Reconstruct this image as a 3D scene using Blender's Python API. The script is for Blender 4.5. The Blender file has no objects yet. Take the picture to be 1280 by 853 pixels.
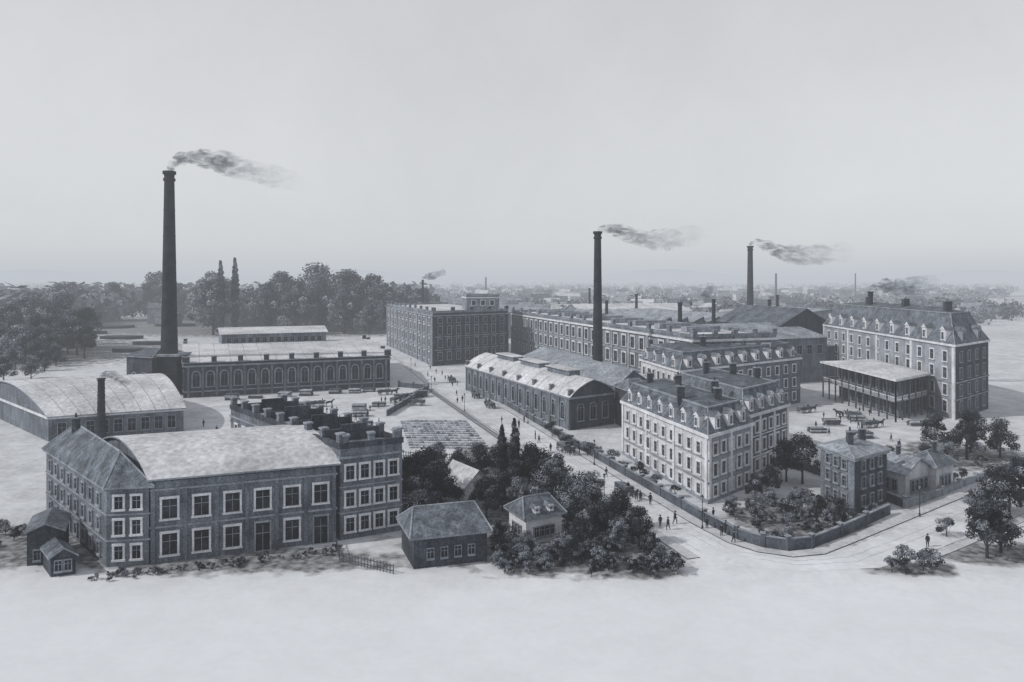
import bpy, math, random
from mathutils import Vector, Matrix
R=random.Random(11)
sc=bpy.context.scene
col=sc.collection
sc.view_settings.view_transform='Standard'
try: sc.view_settings.look='None'
except Exception: pass
sc.view_settings.exposure=0

# ---------------------------------------------------------------- materials
def tint(g):
    t=min(1,max(0,(g-.05)/.4)); return (g*(.82+.14*t),g*(.95+.035*t),g*(1.17-.12*t),1)
MATS={}
def mat(name,g,var=.25,s=.25,fine=2.5,streak=False,rough=.92,micro=0):
    m=bpy.data.materials.new(name); m.use_nodes=True
    nt=m.node_tree; N=nt.nodes; L=nt.links
    bs=N['Principled BSDF']; bs.inputs['Roughness'].default_value=rough
    bs.inputs['Specular IOR Level'].default_value=.12
    tc=N.new('ShaderNodeTexCoord')
    def nz(scale,lo,hi,sq=None,det=6):
        n=N.new('ShaderNodeTexNoise'); n.inputs['Scale'].default_value=scale; n.inputs['Detail'].default_value=det
        if sq:
            mp=N.new('ShaderNodeMapping'); mp.inputs['Scale'].default_value=sq
            L.new(tc.outputs['Object'],mp.inputs[0]); L.new(mp.outputs[0],n.inputs['Vector'])
        else: L.new(tc.outputs['Object'],n.inputs['Vector'])
        r=N.new('ShaderNodeMapRange'); r.inputs[1].default_value=.34; r.inputs[2].default_value=.66
        r.inputs[3].default_value=lo; r.inputs[4].default_value=hi
        L.new(n.outputs[0],r.inputs[0]); return r.outputs[0]
    def mul(a,b):
        m2=N.new('ShaderNodeMath'); m2.operation='MULTIPLY'; L.new(a,m2.inputs[0]); L.new(b,m2.inputs[1]); return m2.outputs[0]
    o=mul(nz(s,1-var,1+var),nz(fine,1-var*.8,1+var*.8))
    if streak: o=mul(o,nz(1.4,1-var*.9,1+var*.6,(1,1,.12)))
    if micro: o=mul(o,nz(7,1-micro,1+micro,None,2))
    vm=N.new('ShaderNodeVectorMath'); vm.operation='SCALE'; vm.inputs[0].default_value=tint(g)[:3]
    L.new(o,vm.inputs['Scale']); L.new(vm.outputs[0],bs.inputs['Base Color'])
    MATS[name]=m; return m
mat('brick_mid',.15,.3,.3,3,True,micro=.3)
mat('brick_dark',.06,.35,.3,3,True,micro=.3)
mat('brick_grey',.19,.3,.15,1.2,True,micro=.2)
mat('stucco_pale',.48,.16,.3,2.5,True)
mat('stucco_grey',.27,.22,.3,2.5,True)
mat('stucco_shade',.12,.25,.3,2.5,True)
mat('trim_pale',.56,.16,.5,4)
mat('trim_grey',.24,.25,.5,4)
mat('roof_pale',.46,.2,.12,1.1,True)
mat('roof_mid',.24,.3,.2,1.6,True)
mat('roof_dark',.10,.35,.3,2.5,True)
mat('slate',.13,.35,.5,3,True,micro=.3)
mat('chimney_brick',.03,.35,.4,3)
mat('glass_dark',.025,.6,.4,2,False,.35)
mat('timber',.08,.3,1,5)
mat('timber_pale',.36,.3,1,5)
mat('iron',.03,.3,1,5)
mat('leaf_dark',.022,.5,.25,1.5)
mat('leaf_mid',.06,.5,.25,1.5)
mat('leaf_light',.19,.45,.25,1.5)
mat('hazy_leaf_a',.09,.45,.06,.5)  # park-tree foliage lightened, with haze put into the leaf colour
mat('hazy_leaf_b',.18,.4,.06,.5)
mat('hazy_leaf_c',.30,.3,.06,.5)
mat('far_haze_a',.09,.4,.03,.2)  # distant tones get paler step by step: aerial haze painted as base colour
mat('far_haze_b',.15,.35,.02,.1)
mat('far_haze_c',.20,.2,.01,.05)
mat('bark',.04,.3,1,5)
mat('cloth_dark',.025,.3,1,5)
mat('skin_tone',.35,.1,1,5)
mat('horse_coat',.04,.4,1,5)
mat('rut',.42,.2,.2,1.5)
mat('kerb_stone',.40,.25,.5,3)
mat('pavement_slab',.44,.15,.3,2)
mat('soil',.14,.4,.5,2)
mat('crop_row',.3,.35,.5,2)
mat('wall_stone',.09,.35,.4,3)
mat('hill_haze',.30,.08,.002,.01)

class Acc:
    def __init__(s): s.v=[];s.f=[];s.mi=[];s.m=[]
    def mid(s,m):
        if m not in s.m: s.m.append(m)
        return s.m.index(m)
    def poly(s,pts,m):
        k=len(s.v); s.v+= [tuple(p) for p in pts]; s.f.append(tuple(range(k,k+len(pts)))); s.mi.append(s.mid(m))
    def box(s,c,a,b,h,m):
        c=Vector(c);a=Vector(a);b=Vector(b);h=Vector(h)
        k=len(s.v)
        for i in (-1,1):
            for j in (-1,1):
                for l in (-1,1): s.v.append(tuple(c+a*i+b*j+h*l))
        for q in ((0,1,3,2),(4,6,7,5),(0,4,5,1),(2,3,7,6),(0,2,6,4),(1,5,7,3)):
            s.f.append(tuple(k+x for x in q)); s.mi.append(s.mid(m))
    def tube(s,pts,rad,n,m,cap=True):
        k=len(s.v); P=[Vector(p) for p in pts]
        for i,p in enumerate(P):
            t=(P[min(i+1,len(P)-1)]-P[max(i-1,0)]).normalized()
            u=t.cross(Vector((0,1,0)) if abs(t.y)<.9 else Vector((1,0,0))).normalized(); w=t.cross(u)
            for j in range(n):
                a=2*math.pi*j/n; s.v.append(tuple(p+u*math.cos(a)*rad[i]+w*math.sin(a)*rad[i]))
        for i in range(len(P)-1):
            for j in range(n):
                s.f.append((k+i*n+j,k+i*n+(j+1)%n,k+(i+1)*n+(j+1)%n,k+(i+1)*n+j)); s.mi.append(s.mid(m))
        if cap:
            s.f.append(tuple(k+j for j in range(n))[::-1]); s.mi.append(s.mid(m))
            s.f.append(tuple(k+(len(P)-1)*n+j for j in range(n))); s.mi.append(s.mid(m))
    def mesh(s,name):
        me=bpy.data.meshes.new(name); me.from_pydata(s.v,[],s.f)
        for m in s.m: me.materials.append(MATS[m])
        me.polygons.foreach_set('material_index',s.mi); me.update(); return me
    def obj(s,name,parent=None):
        o=bpy.data.objects.new(name,s.mesh(name)); col.objects.link(o)
        if parent: o.parent=parent
        return o

def V2(p): return Vector((p[0],p[1]))
def V3(p,z): return Vector((p[0],p[1],z))
def area(fp): return .5*sum(fp[i][0]*fp[(i+1)%len(fp)][1]-fp[(i+1)%len(fp)][0]*fp[i][1] for i in range(len(fp)))
def offset(fp,d):
    sg=1 if area(fp)>0 else -1; n=len(fp); out=[]
    for i in range(n):
        a,b,c=V2(fp[i-1]),V2(fp[i]),V2(fp[(i+1)%n])
        e1=(b-a).normalized(); e2=(c-b).normalized()
        n1=Vector((e1.y,-e1.x))*sg; n2=Vector((e2.y,-e2.x))*sg
        bis=(n1+n2); bis.normalize()
        out.append(b+bis*(d/max(.3,bis.dot(n1))))
    return out

class Building:
    def __init__(s,name,fp,h,wall='brick_mid',deck='roof_mid',sides={}):  # sides: per-wall material, also used to paint shade on walls off the sun
        s.fp=[V2(p) for p in fp]; s.h=h; s.wall=wall; s.sides=sides
        s.e=bpy.data.objects.new(name,None); col.objects.link(s.e); s.parts={}
        s.cen=sum(s.fp,Vector((0,0)))/len(fp)
        w=s.A('walls'); n=len(fp)
        for i in range(n):
            a,b=s.fp[i],s.fp[(i+1)%n]; w.poly([V3(a,-.3),V3(b,-.3),V3(b,h),V3(a,h)],sides.get(i,wall))
        s.A('roof').poly([V3(p,h) for p in s.fp],deck)
    def A(s,k):
        if k not in s.parts: s.parts[k]=Acc()
        return s.parts[k]
    def done(s):
        for k,a in s.parts.items(): a.obj(k,s.e)
    def ring(s,z0,z1,out,inn,m='trim_grey',part='cornice',fp=None):
        fp=fp or s.fp
        o=offset(fp,out); i_=offset(fp,-inn); A=s.A(part); n=len(fp)
        for i in range(n):
            j=(i+1)%n
            A.poly([V3(o[i],z0),V3(o[j],z0),V3(o[j],z1),V3(o[i],z1)],m)
            A.poly([V3(i_[i],z0),V3(i_[j],z0),V3(i_[j],z1),V3(i_[i],z1)],m)
            A.poly([V3(o[i],z1),V3(o[j],z1),V3(i_[j],z1),V3(i_[i],z1)],m)
            A.poly([V3(o[i],z0),V3(o[j],z0),V3(i_[j],z0),V3(i_[i],z0)],m)
    def dn(s,p0,p1):
        d=(p1-p0).normalized(); n=Vector((d.y,-d.x))
        if n.dot((p0+p1)/2-s.cen)<0: n=-n
        return Vector((d.x,d.y,0)),Vector((n.x,n.y,0))
    def windows(s,i,rows,n,w,style='rect',m0=1.2,m1=1.2,fr=.25,frm='trim_pale',skip=(),door=()):
        p0=s.fp[i];p1=s.fp[(i+1)%len(s.fp)]; d,nr=s.dn(p0,p1); L=(p1-p0).length
        A=s.A('windows'); st=(L-m0-m1)/n
        for r,(zb,hh) in enumerate(rows):
            for c in range(n):
                if (r,c) in skip: continue
                window(A,V3(p0,zb)+d*(m0+st*(c+.5)),d,nr,w,hh,style,fr,frm)
    def pilasters(s,i,n,w,z0,z1,out=.18,m=None,m0=.4,m1=.4,part='pilasters'):
        p0=s.fp[i];p1=s.fp[(i+1)%len(s.fp)]; d,nr=s.dn(p0,p1); L=(p1-p0).length
        for k in range(n+1):
            c=V3(p0,(z0+z1)/2)+d*(m0+(L-m0-m1)*k/n)+nr*(out/2-.02)
            s.A(part).box(c,d*w/2,nr*(out/2+.02),(0,0,(z1-z0)/2),m or s.sides.get(i,s.wall))
    def stubs(s,i,n,w,z0,h,m=None,m0=.6,m1=.6,inset=.35,dp=.9,cap=True):
        p0=s.fp[i];p1=s.fp[(i+1)%len(s.fp)]; d,nr=s.dn(p0,p1); L=(p1-p0).length
        for k in range(n+1):
            c=V3(p0,z0+h/2)+d*(m0+(L-m0-m1)*k/n)-nr*inset
            s.A('roof_piers').box(c,d*w/2,nr*dp/2,(0,0,h/2),m or s.wall)
            if cap: s.A('roof_piers').box(c+Vector((0,0,h/2+.12)),d*(w/2+.12),nr*(dp/2+.12),(0,0,.12),'trim_grey')
    def profile(s,prof,axis=0,over=.4,m='roof_pale',gable=None,h=None,seams=0):
        f=s.fp; f=f[axis:]+f[:axis]; h=h if h is not None else s.h
        La=((f[1]-f[0]).length+(f[2]-f[3]).length)/2
        Lb=((f[3]-f[0]).length+(f[2]-f[1]).length)/2
        eu=over/La; A=s.A('roof')
        def P(u,t,z):
            a=f[0].lerp(f[1],u); b=f[3].lerp(f[2],u); q=a.lerp(b,t); return V3(q,h+z)
        pr=list(prof)
        et=over/Lb
        slope=(pr[1][1]-pr[0][1])/max(1e-3,(pr[1][0]-pr[0][0]))
        ext=[(-et,pr[0][1]-min(slope*et,.3))]+pr+[(1+et,pr[-1][1]-min(slope*et,.3))]
        th=.22
        for q in range(len(ext)-1):
            (t0,z0),(t1,z1)=ext[q],ext[q+1]
            A.poly([P(-eu,t0,z0+th),P(1+eu,t0,z0+th),P(1+eu,t1,z1+th),P(-eu,t1,z1+th)],m)
            A.poly([P(-eu,t0,z0),P(1+eu,t0,z0),P(1+eu,t1,z1),P(-eu,t1,z1)],m)
            for u in (-eu,1+eu): A.poly([P(u,t0,z0),P(u,t0,z0+th),P(u,t1,z1+th),P(u,t1,z1)],'trim_grey')
        for t,z in (ext[0],ext[-1]): A.poly([P(-eu,t,z),P(1+eu,t,z),P(1+eu,t,z+th),P(-eu,t,z+th)],'trim_grey')
        for k in range(1,seams):
            s.A('roof_seams').tube([P(k/seams,t,z+th+.03) for t,z in ext],[.05]*len(ext),4,'roof_mid',False)
        for u in (0,1): s.A('gables').poly([P(u,0,0)]+[P(u,t,z) for t,z in pr]+[P(u,1,0)],gable or s.wall)
    def hip(s,rh,ins=.25,axis=0,over=.5,m='roof_dark',h=None,ins2=None):
        h=h if h is not None else s.h; o=offset(s.fp,over); o=o[axis:]+o[:axis]; ins2=ins if ins2 is None else ins2
        a=o[0].lerp(o[3],.5); b=o[1].lerp(o[2],.5); r0=V3(a.lerp(b,ins),h+rh); r1=V3(a.lerp(b,1-ins2),h+rh)
        e=[V3(p,h+.12) for p in o]; A=s.A('roof')
        A.poly([e[0],e[1],r1,r0],m);A.poly([e[2],e[3],r0,r1],m);A.poly([e[1],e[2],r1],m);A.poly([e[3],e[0],r0],m)
        lo=[V3(p,h-.12) for p in o]
        for i in range(4): A.poly([e[i],e[(i+1)%4],lo[(i+1)%4],lo[i]],'trim_grey')
        A.poly(lo,'trim_grey')
        A.tube([r0,r1],[.14,.14],6,'trim_grey')
        for q,rr in ((0,r0),(1,r1),(2,r1),(3,r0)): A.tube([e[q],rr],[.12,.12],5,'trim_grey')
    def mansard(s,mh,ins=1.6,top=1.0,m='slate',mt='roof_mid'):
        A=s.A('roof'); lo=offset(s.fp,.25); up=offset(s.fp,-ins); mid=offset(s.fp,-ins*.55); n=len(s.fp); h=s.h+.3
        for i in range(n):
            j=(i+1)%n
            A.poly([V3(lo[i],h),V3(lo[j],h),V3(mid[j],h+mh*.5),V3(mid[i],h+mh*.5)],m)
            A.poly([V3(mid[i],h+mh*.5),V3(mid[j],h+mh*.5),V3(up[j],h+mh),V3(up[i],h+mh)],m)
            A.tube([V3(lo[i],h),V3(mid[i],h+mh*.5),V3(up[i],h+mh)],[.13]*3,5,'trim_grey')
        s.ring(h+mh-.05,h+mh+.22,-ins+.2,ins+.25,'trim_grey')
        u2=[V3(p,h+mh+.1) for p in up]
        la=(up[1]-up[0]).length; lb=(up[2]-up[1]).length
        k=0 if la>lb else 1; q=u2[k:]+u2[:k]
        a=q[0].lerp(q[3],.5); b=q[1].lerp(q[2],.5); r0=a.lerp(b,.2)+Vector((0,0,top)); r1=a.lerp(b,.8)+Vector((0,0,top))
        A.poly([q[0],q[1],r1,r0],mt);A.poly([q[2],q[3],r0,r1],mt);A.poly([q[1],q[2],r1],mt);A.poly([q[3],q[0],r0],mt)
        s.ring(s.h-.25,s.h+.3,.45,.3,'trim_pale')
    def dormers(s,i,n,w=1.5,h=2.1,m0=1,m1=1,z=.6,wall='trim_pale',skip=()):
        p0=s.fp[i];p1=s.fp[(i+1)%len(s.fp)]; d,nr=s.dn(p0,p1); L=(p1-p0).length; A=s.A('dormers'); st=(L-m0-m1)/n
        for k in range(n):
            if k in skip: continue
            b=V3(p0,s.h+z)+d*(m0+st*(k+.5))
            f=b-nr*.1; A.box(f-nr*1.1+Vector((0,0,h/2)),d*w/2,nr*1.1,(0,0,h/2),wall)
            window(A,f+Vector((0,0,.45)),d,nr,w*.5,h*.62,'rect',.1,wall)
            t=f+Vector((0,0,h)); rw=w/2+.2
            a0=t-d*rw+nr*.2;a1=t+d*rw+nr*.2;ap=t+nr*.2+Vector((0,0,w*.45)); bk=-nr*2.4
            A.poly([a0,ap,ap+bk,a0+bk],'slate');A.poly([a1,ap,ap+bk,a1+bk],'slate');A.poly([a0,a1,ap],wall);A.poly([a0,a1,a1+bk,a0+bk],'slate')
    def stack(s,x,y,z0,z1,w=.8,m='brick_dark'):
        A=s.A('chimney_stacks'); A.box((x,y,(z0+z1)/2),(w/2,0,0),(0,w*.4,0),(0,0,(z1-z0)/2),m)
        A.box((x,y,z1+.1),(w/2+.12,0,0),(0,w*.4+.12,0),(0,0,.1),'trim_grey')
        A.tube([(x,y,z1+.2),(x,y,z1+.8)],[.18,.15],6,m)

def window(A,o,d,nr,w,h,style,fr,frm):
    up=Vector((0,0,1)); g=o+nr*.03
    if style=='arch':
        r=w/2; hs=h-r
        arc=[(r*math.cos(a),hs+r*math.sin(a)) for a in [math.pi*k/8 for k in range(9)]]
        A.poly([g+d*r,]+[g+d*x+up*z for x,z in arc]+[g-d*r],'glass_dark')
        R2=r+fr
        arc2=[(R2*math.cos(a),hs+R2*math.sin(a)) for a in [math.pi*k/8 for k in range(9)]]
        fo=o+nr*.2
        for k in range(8):
            a,b=arc[k],arc[k+1];c,e=arc2[k+1],arc2[k]
            A.poly([fo+d*a[0]+up*a[1],fo+d*b[0]+up*b[1],fo+d*c[0]+up*c[1],fo+d*e[0]+up*e[1]],frm)
            A.poly([fo+d*c[0]+up*c[1],fo+d*e[0]+up*e[1],o+d*e[0]+up*e[1],o+d*c[0]+up*c[1]],frm)
            A.poly([fo+d*a[0]+up*a[1],fo+d*b[0]+up*b[1],o+d*b[0]+up*b[1],o+d*a[0]+up*a[1]],frm)
        for sg in (-1,1): A.box(o+d*sg*(r+fr/2)+up*hs/2+nr*.1,d*fr/2,nr*.1,up*hs/2,frm)
        A.box(o+up*(hs+.02)+nr*.05,d*r,nr*.03,up*.05,frm)
    else:
        A.poly([g-d*w/2,g+d*w/2,g+d*w/2+up*h,g-d*w/2+up*h],'glass_dark')
        if fr>0:
            for sg in (-1,1): A.box(o+d*sg*(w/2+fr/2)+up*h/2+nr*.1,d*fr/2,nr*.1,up*h/2,frm)
            A.box(o+up*(h+fr*.6)+nr*.12,d*(w/2+fr*1.1),nr*.12,up*fr*.6,frm)
        A.box(o+up*(h*.62)+nr*.05,d*w/2,nr*.025,up*.04,'trim_grey')
    A.box(o+up*h*.45+nr*.05,d*.035,nr*.03,up*h*.45,'trim_grey')
    if fr>0: A.box(o-up*.12+nr*.15,d*(w/2+fr*1.3),nr*.15,up*.12,frm)

# ---------------------------------------------------------------- front-left works
b=Building('brick_office_block',[(-50.8,90.2),(-45.9,91.0),(-64.5,113.5),(-71.6,110.7)],9.9,'brick_mid')
b.windows(0,[(.9,1.7),(4.0,1.8),(7.2,1.6)],2,1.0,fr=.24,m0=.4,m1=.4)
b.windows(3,[(1,1.5),(4.1,1.6),(7.2,1.5)],8,1.1,fr=.16,frm='stucco_grey')
b.hip(3.9,ins=.13,axis=1,over=.45,m='slate',ins2=.05)
b.ring(3.15,3.35,.1,.1,'trim_grey'); b.ring(6.4,6.6,.1,.1,'trim_grey')
b.stack(-66,109,12,15,.9)
b.done()
for (x,y,w_,d_,h_) in ((-59,93.5,4,6,4.2),(-54.6,88.7,2.4,3.2,2.4)):
    k=Building('lean_to_shed',[(x-w_/2,y-d_/2),(x+w_/2,y-d_/2+1),(x+w_/2-3,y+d_/2+1),(x-w_/2-3,y+d_/2)],h_,'brick_dark')
    k.profile([(0,0),(.5,.9),(1,0)],axis=1,over=.3,m='slate'); k.windows(0,[(.7,1.2)],2,.7,fr=.1,m0=.3,m1=.3,frm='trim_grey'); k.done()

b=Building('factory_hall',[(-45.7,91.1),(-24.2,99.1),(-38.5,119.5),(-63,110.5)],10.8,'brick_mid')
b.windows(0,[(1.0,2.7),(5.6,2.5)],6,1.75,fr=.26,m0=.3,m1=.2,skip=((0,3),(0,5)))
b.windows(0,[(.05,3.7)],6,1.75,fr=.2,m0=.3,m1=.2,skip=((0,0),(0,1),(0,2),(0,4)),frm='trim_grey')
b.ring(4.45,4.7,.12,.1,'trim_grey'); b.ring(9.2,9.45,.12,.1,'trim_grey'); b.ring(10.4,10.8,.3,.1,'brick_dark')
b.pilasters(0,6,.5,0,9.2,.2,m0=.25,m1=.3)
pr=[(t,2.7*math.sin(math.pi*t)**.8) for t in [i/14 for i in range(15)]]
b.profile(pr,axis=0,over=.5,m='roof_pale')
b.done()

b=Building('brick_factory_wing',[(-23.7,99.4),(-15.8,103.5),(-42.5,134.5),(-51,130.6)],12.6,'brick_mid','roof_mid',{0:'brick_mid',3:'brick_mid',1:'brick_dark'})  # right wall has its shade put into a darker brick colour
b.windows(0,[(1.1,1.9),(4.6,1.9),(8.3,1.9)],4,1.15,fr=.26,m0=.3,m1=.3)
b.windows(3,[(8.3,1.9)],11,1.2,fr=.24)
b.windows(1,[(1.1,1.9),(4.6,1.9),(8.3,1.9)],12,1.2,fr=.24)
b.ring(3.6,3.8,.1,.1); b.ring(7.2,7.4,.1,.1); b.ring(11.2,11.5,.22,.1,'trim_grey')
b.ring(12.6,13.4,.15,.35,'brick_dark','parapet')
b.stubs(3,8,.9,12.7,1.8,'brick_mid'); b.stubs(1,8,.9,12.7,1.8,'brick_mid'); b.stubs(0,2,.8,12.7,1.6,'brick_mid',.8,.8)
f=b.fp
for t in (.13,.36,.6,.84):
    a=f[0].lerp(f[3],t);c=f[1].lerp(f[2],t);m_=(a+c)/2;dd=(c-a);n_=Vector((-dd.y,dd.x)).normalized()
    b.A('firewalls').box(V3(m_,13.4),(dd.x*.46,dd.y*.46,0),(n_.x*.25,n_.y*.25,0),(0,0,.9),'brick_dark')
    b.A('firewalls').box(V3(m_,14.45),(dd.x*.2,dd.y*.2,0),(n_.x*.3,n_.y*.3,0),(0,0,.5),'brick_dark')
b.done()

b=Building('barrel_roof_shed',[(-103,160),(-78,171),(-110,216),(-148,200)],5.6,'brick_mid')
pr=[(t,4.6*math.sin(math.pi*t)**.85) for t in [i/14 for i in range(15)]]
b.profile(pr,axis=0,over=.6,m='roof_pale',seams=9); b.windows(0,[(1.2,2.8)],9,1.6,fr=.15,frm='trim_grey'); b.ring(5.0,5.5,.3,.1,'trim_pale'); b.done()

# ---------------------------------------------------------------- arched hall
b=Building('arched_window_hall',[(-100,219),(-41,242),(-63,308),(-131,288)],10.3,'brick_dark','roof_pale')
b.windows(0,[(3.2,4.6)],15,1.9,'arch',fr=.4,m0=1.6,m1=1.6,frm='trim_grey')
b.windows(3,[(3.2,4.6)],10,1.9,'arch',fr=.35,m0=2,m1=2,frm='trim_grey')
b.ring(1.6,2.0,.2,.1); b.ring(9.3,9.8,.35,.1,'trim_grey'); b.pilasters(0,15,.7,0,9.3,.3,m='brick_mid',m0=1.4,m1=1.4)
b.profile([(0,.2),(.5,2.6),(1,.2)],axis=0,over=.5,m='roof_pale',seams=14)
b.stubs(0,8,1.5,10.3,2.0,'brick_dark',1,1,dp=1.4); b.stubs(3,5,1.5,10.3,2.0,'brick_dark',1,1,dp=1.4); b.stubs(1,5,1.5,10.3,2.0,'brick_dark',1,1,dp=1.4)
b.done()
b=Building('roof_lantern_hall',[(-104,258),(-70,271),(-80,299),(-117,287)],16.3,'brick_grey','roof_pale')
b.profile([(0,0),(.5,1.4),(1,0)],axis=0,over=.8,m='roof_pale'); b.windows(0,[(13.3,1.7)],14,1.4,fr=.15,frm='trim_grey'); b.done()

# ---------------------------------------------------------------- big corner works with tower
b=Building('corner_factory_building',[(-33,300),(-1.8,324),(-37,419),(-68.5,395)],22,'brick_grey','roof_pale',{0:'brick_dark'})  # front wall darker than the left: shade painted into the brick
b.windows(0,[(2.2,3.2),(7.6,3.4),(13,3.4),(17.8,2)],8,1.9,fr=.3,frm='trim_grey')
b.windows(3,[(2.2,3.2),(7.6,3.4),(13,3.4),(17.8,2)],11,2.4,fr=.4,frm='stucco_pale')
b.pilasters(0,8,.9,0,20.5,.35); b.pilasters(3,11,.9,0,20.5,.35,m='stucco_grey')
b.ring(6.3,6.7,.3,.1); b.ring(11.8,12.2,.3,.1); b.ring(20.6,21.1,.5,.1,'trim_grey'); b.ring(22,23,.2,.5,'brick_grey','parapet')
b.stubs(3,9,1.6,22.6,1.6,'brick_grey'); b.stubs(0,4,1.6,22.6,1.6,'brick_dark')
b.done()
b=Building('roof_tower',[(-21,333),(-6,336),(-9,352),(-24,348)],28.5,'brick_grey','roof_pale')
b.windows(0,[(24.2,2.2)],3,1.8,fr=.3); b.ring(27.4,28,.4,.1,'trim_pale'); b.ring(28.5,29.3,.2,.4,'trim_grey'); b.done()

b=Building('long_factory_building',[(0,356),(50,198.5),(76,207),(25,366)],20,'brick_grey','roof_pale')
b.windows(0,[(2.4,3.4),(8.3,3.6),(14.0,3.6)],26,2.5,fr=.5,frm='stucco_pale',m0=2,m1=2)
b.pilasters(0,13,1.3,0,19,.5,m='stucco_grey'); b.ring(6.9,7.4,.3,.1); b.ring(12.7,13.2,.3,.1); b.ring(18.8,19.4,.6,.1,'trim_pale'); b.ring(20,20.9,.2,.6,'brick_grey','parapet')
b.stubs(0,13,1.6,20.3,2.0,'brick_grey',1,1)
b.windows(1,[(14,3.6)],5,2.5,fr=.4); b.stubs(1,4,1.4,20.3,1.5,'brick_grey')
for k in range(9):
    t=.08+.1*k; a=b.fp[0].lerp(b.fp[1],t); c=b.fp[3].lerp(b.fp[2],t); m_=a.lerp(c,.55); dd=(c-a).normalized()
    b.A('skylights').box(V3(m_,20.9),(dd.x*6,dd.y*6,0),(dd.y*1.6,-dd.x*1.6,0),(0,0,.8),'roof_mid')
b.done()

def shed(name,fp,h,prof,m='roof_mid',wall='brick_grey',axis=0,win=None,over=.5):
    k=Building(name,fp,h,wall,m); k.profile(prof,axis=axis,over=over,m=m)
    if win: k.windows(win[0],win[1],win[2],win[3],fr=.3,frm='trim_grey')
    k.done(); return k
saw=[]
for i in range(6): saw+=[(i/6,.0),(i/6+.02,3.2),((i+1)/6-.001,0)]
shed('sawtooth_roof_shed',[(60,300),(105,316),(75,400),(28,385)],17,saw,'roof_mid',axis=1)
shed('gabled_warehouse',[(76,242),(112,256),(100,300),(66,290)],15.5,[(0,0),(.5,4),(1,0)],'roof_mid','brick_mid',win=(0,[(10,3)],8,2.2))
shed('gabled_warehouse',[(99,268),(124,278),(113,318),(88,310)],18.5,[(0,0),(.5,6.5),(1,0)],'roof_dark','brick_dark',axis=1,win=(0,[(11,4)],4,2.6))
shed('low_workshop',[(106,258),(128,262),(138,330),(118,326)],12,[(0,0),(.5,2),(1,0)],'roof_pale','brick_mid',win=(3,[(6,3)],10,2.6))
shed('gabled_warehouse',[(120,350),(200,372),(190,430),(112,408)],17,[(0,0),(.5,4),(1,0)],'roof_mid',axis=1)
shed('low_workshop',[(40,420),(110,440),(100,480),(34,464)],17,[(0,0),(.5,4),(1,0)],'roof_pale')
shed('low_workshop',[(-10,440),(24,446),(20,480),(-12,474)],16,[(0,0),(.5,4),(1,0)],'roof_mid')
shed('gabled_warehouse',[(-50,520),(-10,530),(-14,560),(-52,550)],17,[(0,0),(.5,7),(1,0)],'roof_mid')

# ---------------------------------------------------------------- street workshop hall
b=Building('street_workshop_hall',[(13.9,172),(25.6,180),(-2,246),(-15,235)],8.0,'brick_mid','roof_pale',{0:'brick_dark'})  # gable end shade painted by the darker brick
pr=[(0,0),(.08,1.0),(.2,2.0),(.35,2.9),(.5,3.5),(.65,2.9),(.8,2.0),(.92,1.0),(1,0)]
b.profile(pr,axis=3,over=.5,m='roof_pale',gable='brick_dark',seams=12)
b.windows(3,[(2.2,4.0)],14,1.8,'arch',fr=.3,m0=1.2,m1=1.2,frm='trim_grey')
b.windows(0,[(2.0,4.0)],3,1.8,'arch',fr=.15,frm='trim_grey')
b.pilasters(3,14,.6,0,7.4,.25,m0=.5,m1=.5); b.ring(7.4,7.9,.3,.1,'trim_grey'); b.stubs(3,7,.9,8.0,1.5,'brick_mid',dp=.9)
A=b.A('roof_lantern')
for k in range(3):
    t=.22+.25*k; q=b.fp[0].lerp(b.fp[3],t).lerp(b.fp[1].lerp(b.fp[2],t),.5); dd=(b.fp[3]-b.fp[0]).normalized()
    A.box(V3(q,12.0),(dd.x*6,dd.y*6,0),(dd.y*1.6,-dd.x*1.6,0),(0,0,.7),'brick_mid')
    A.box(V3(q,12.8),(dd.x*6.5,dd.y*6.5,0),(dd.y*2.1,-dd.x*2.1,0),(0,0,.12),'roof_pale')
b.done()
shed('low_workshop',[(27,186),(37,196),(20,262),(2,250)],8.5,[(0,0),(.5,3.4),(1,0)],'roof_mid','brick_mid',axis=1,win=(0,[(2,3)],4,1.6))
b=Building('gatehouse',[(28,172),(34,175),(32,183),(25.8,180.5)],9.4,'brick_dark'); b.hip(2.2,.3,m='slate'); b.windows(0,[(1,1.8),(4.6,1.8)],2,1.1,fr=.2,frm='trim_grey'); b.done()

# ---------------------------------------------------------------- mansard office buildings
b=Building('mansard_office_building',[(31.5,115.7),(42,126),(34,158),(22.8,148.6)],10.8,'stucco_pale','roof_mid',{0:'stucco_grey'})  # grey right-hand wall carries its shade in the stucco colour
b.windows(3,[(.9,1.7),(4.1,2.0),(7.6,1.8)],10,1.15,fr=.22,m0=1.4,m1=1.2,frm='trim_pale')
b.windows(0,[(.9,1.7),(4.1,2.0),(7.6,1.8)],5,1.15,fr=.25,m0=.8,m1=.8)
b.ring(0,.7,.15,.1,'trim_grey','plinth'); b.ring(3.2,3.5,.18,.1,'trim_grey'); b.ring(6.9,7.1,.14,.1,'trim_grey')
b.pilasters(3,3,.7,.7,10.5,.2,m='trim_pale'); b.pilasters(0,2,.7,.7,10.5,.2,m='trim_pale')
b.mansard(3.6,1.9,.8,mt='roof_dark'); b.dormers(3,7,skip=(),m0=1.5,m1=1.5); b.dormers(0,3,m0=1,m1=1,w=1.7,h=2.3)
for x,y in ((30,128),(33,143),(38,135),(28,146),(36,126)): b.stack(x,y,13.5,17,1.2,'brick_dark')
b.done()
b=Building('mansard_stone_wing',[(41.6,129.3),(54.7,142.7),(46,168),(34.8,156.5)],11.2,'stucco_shade','roof_mid')  # shaded look of this wing is put into its stucco colour
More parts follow.
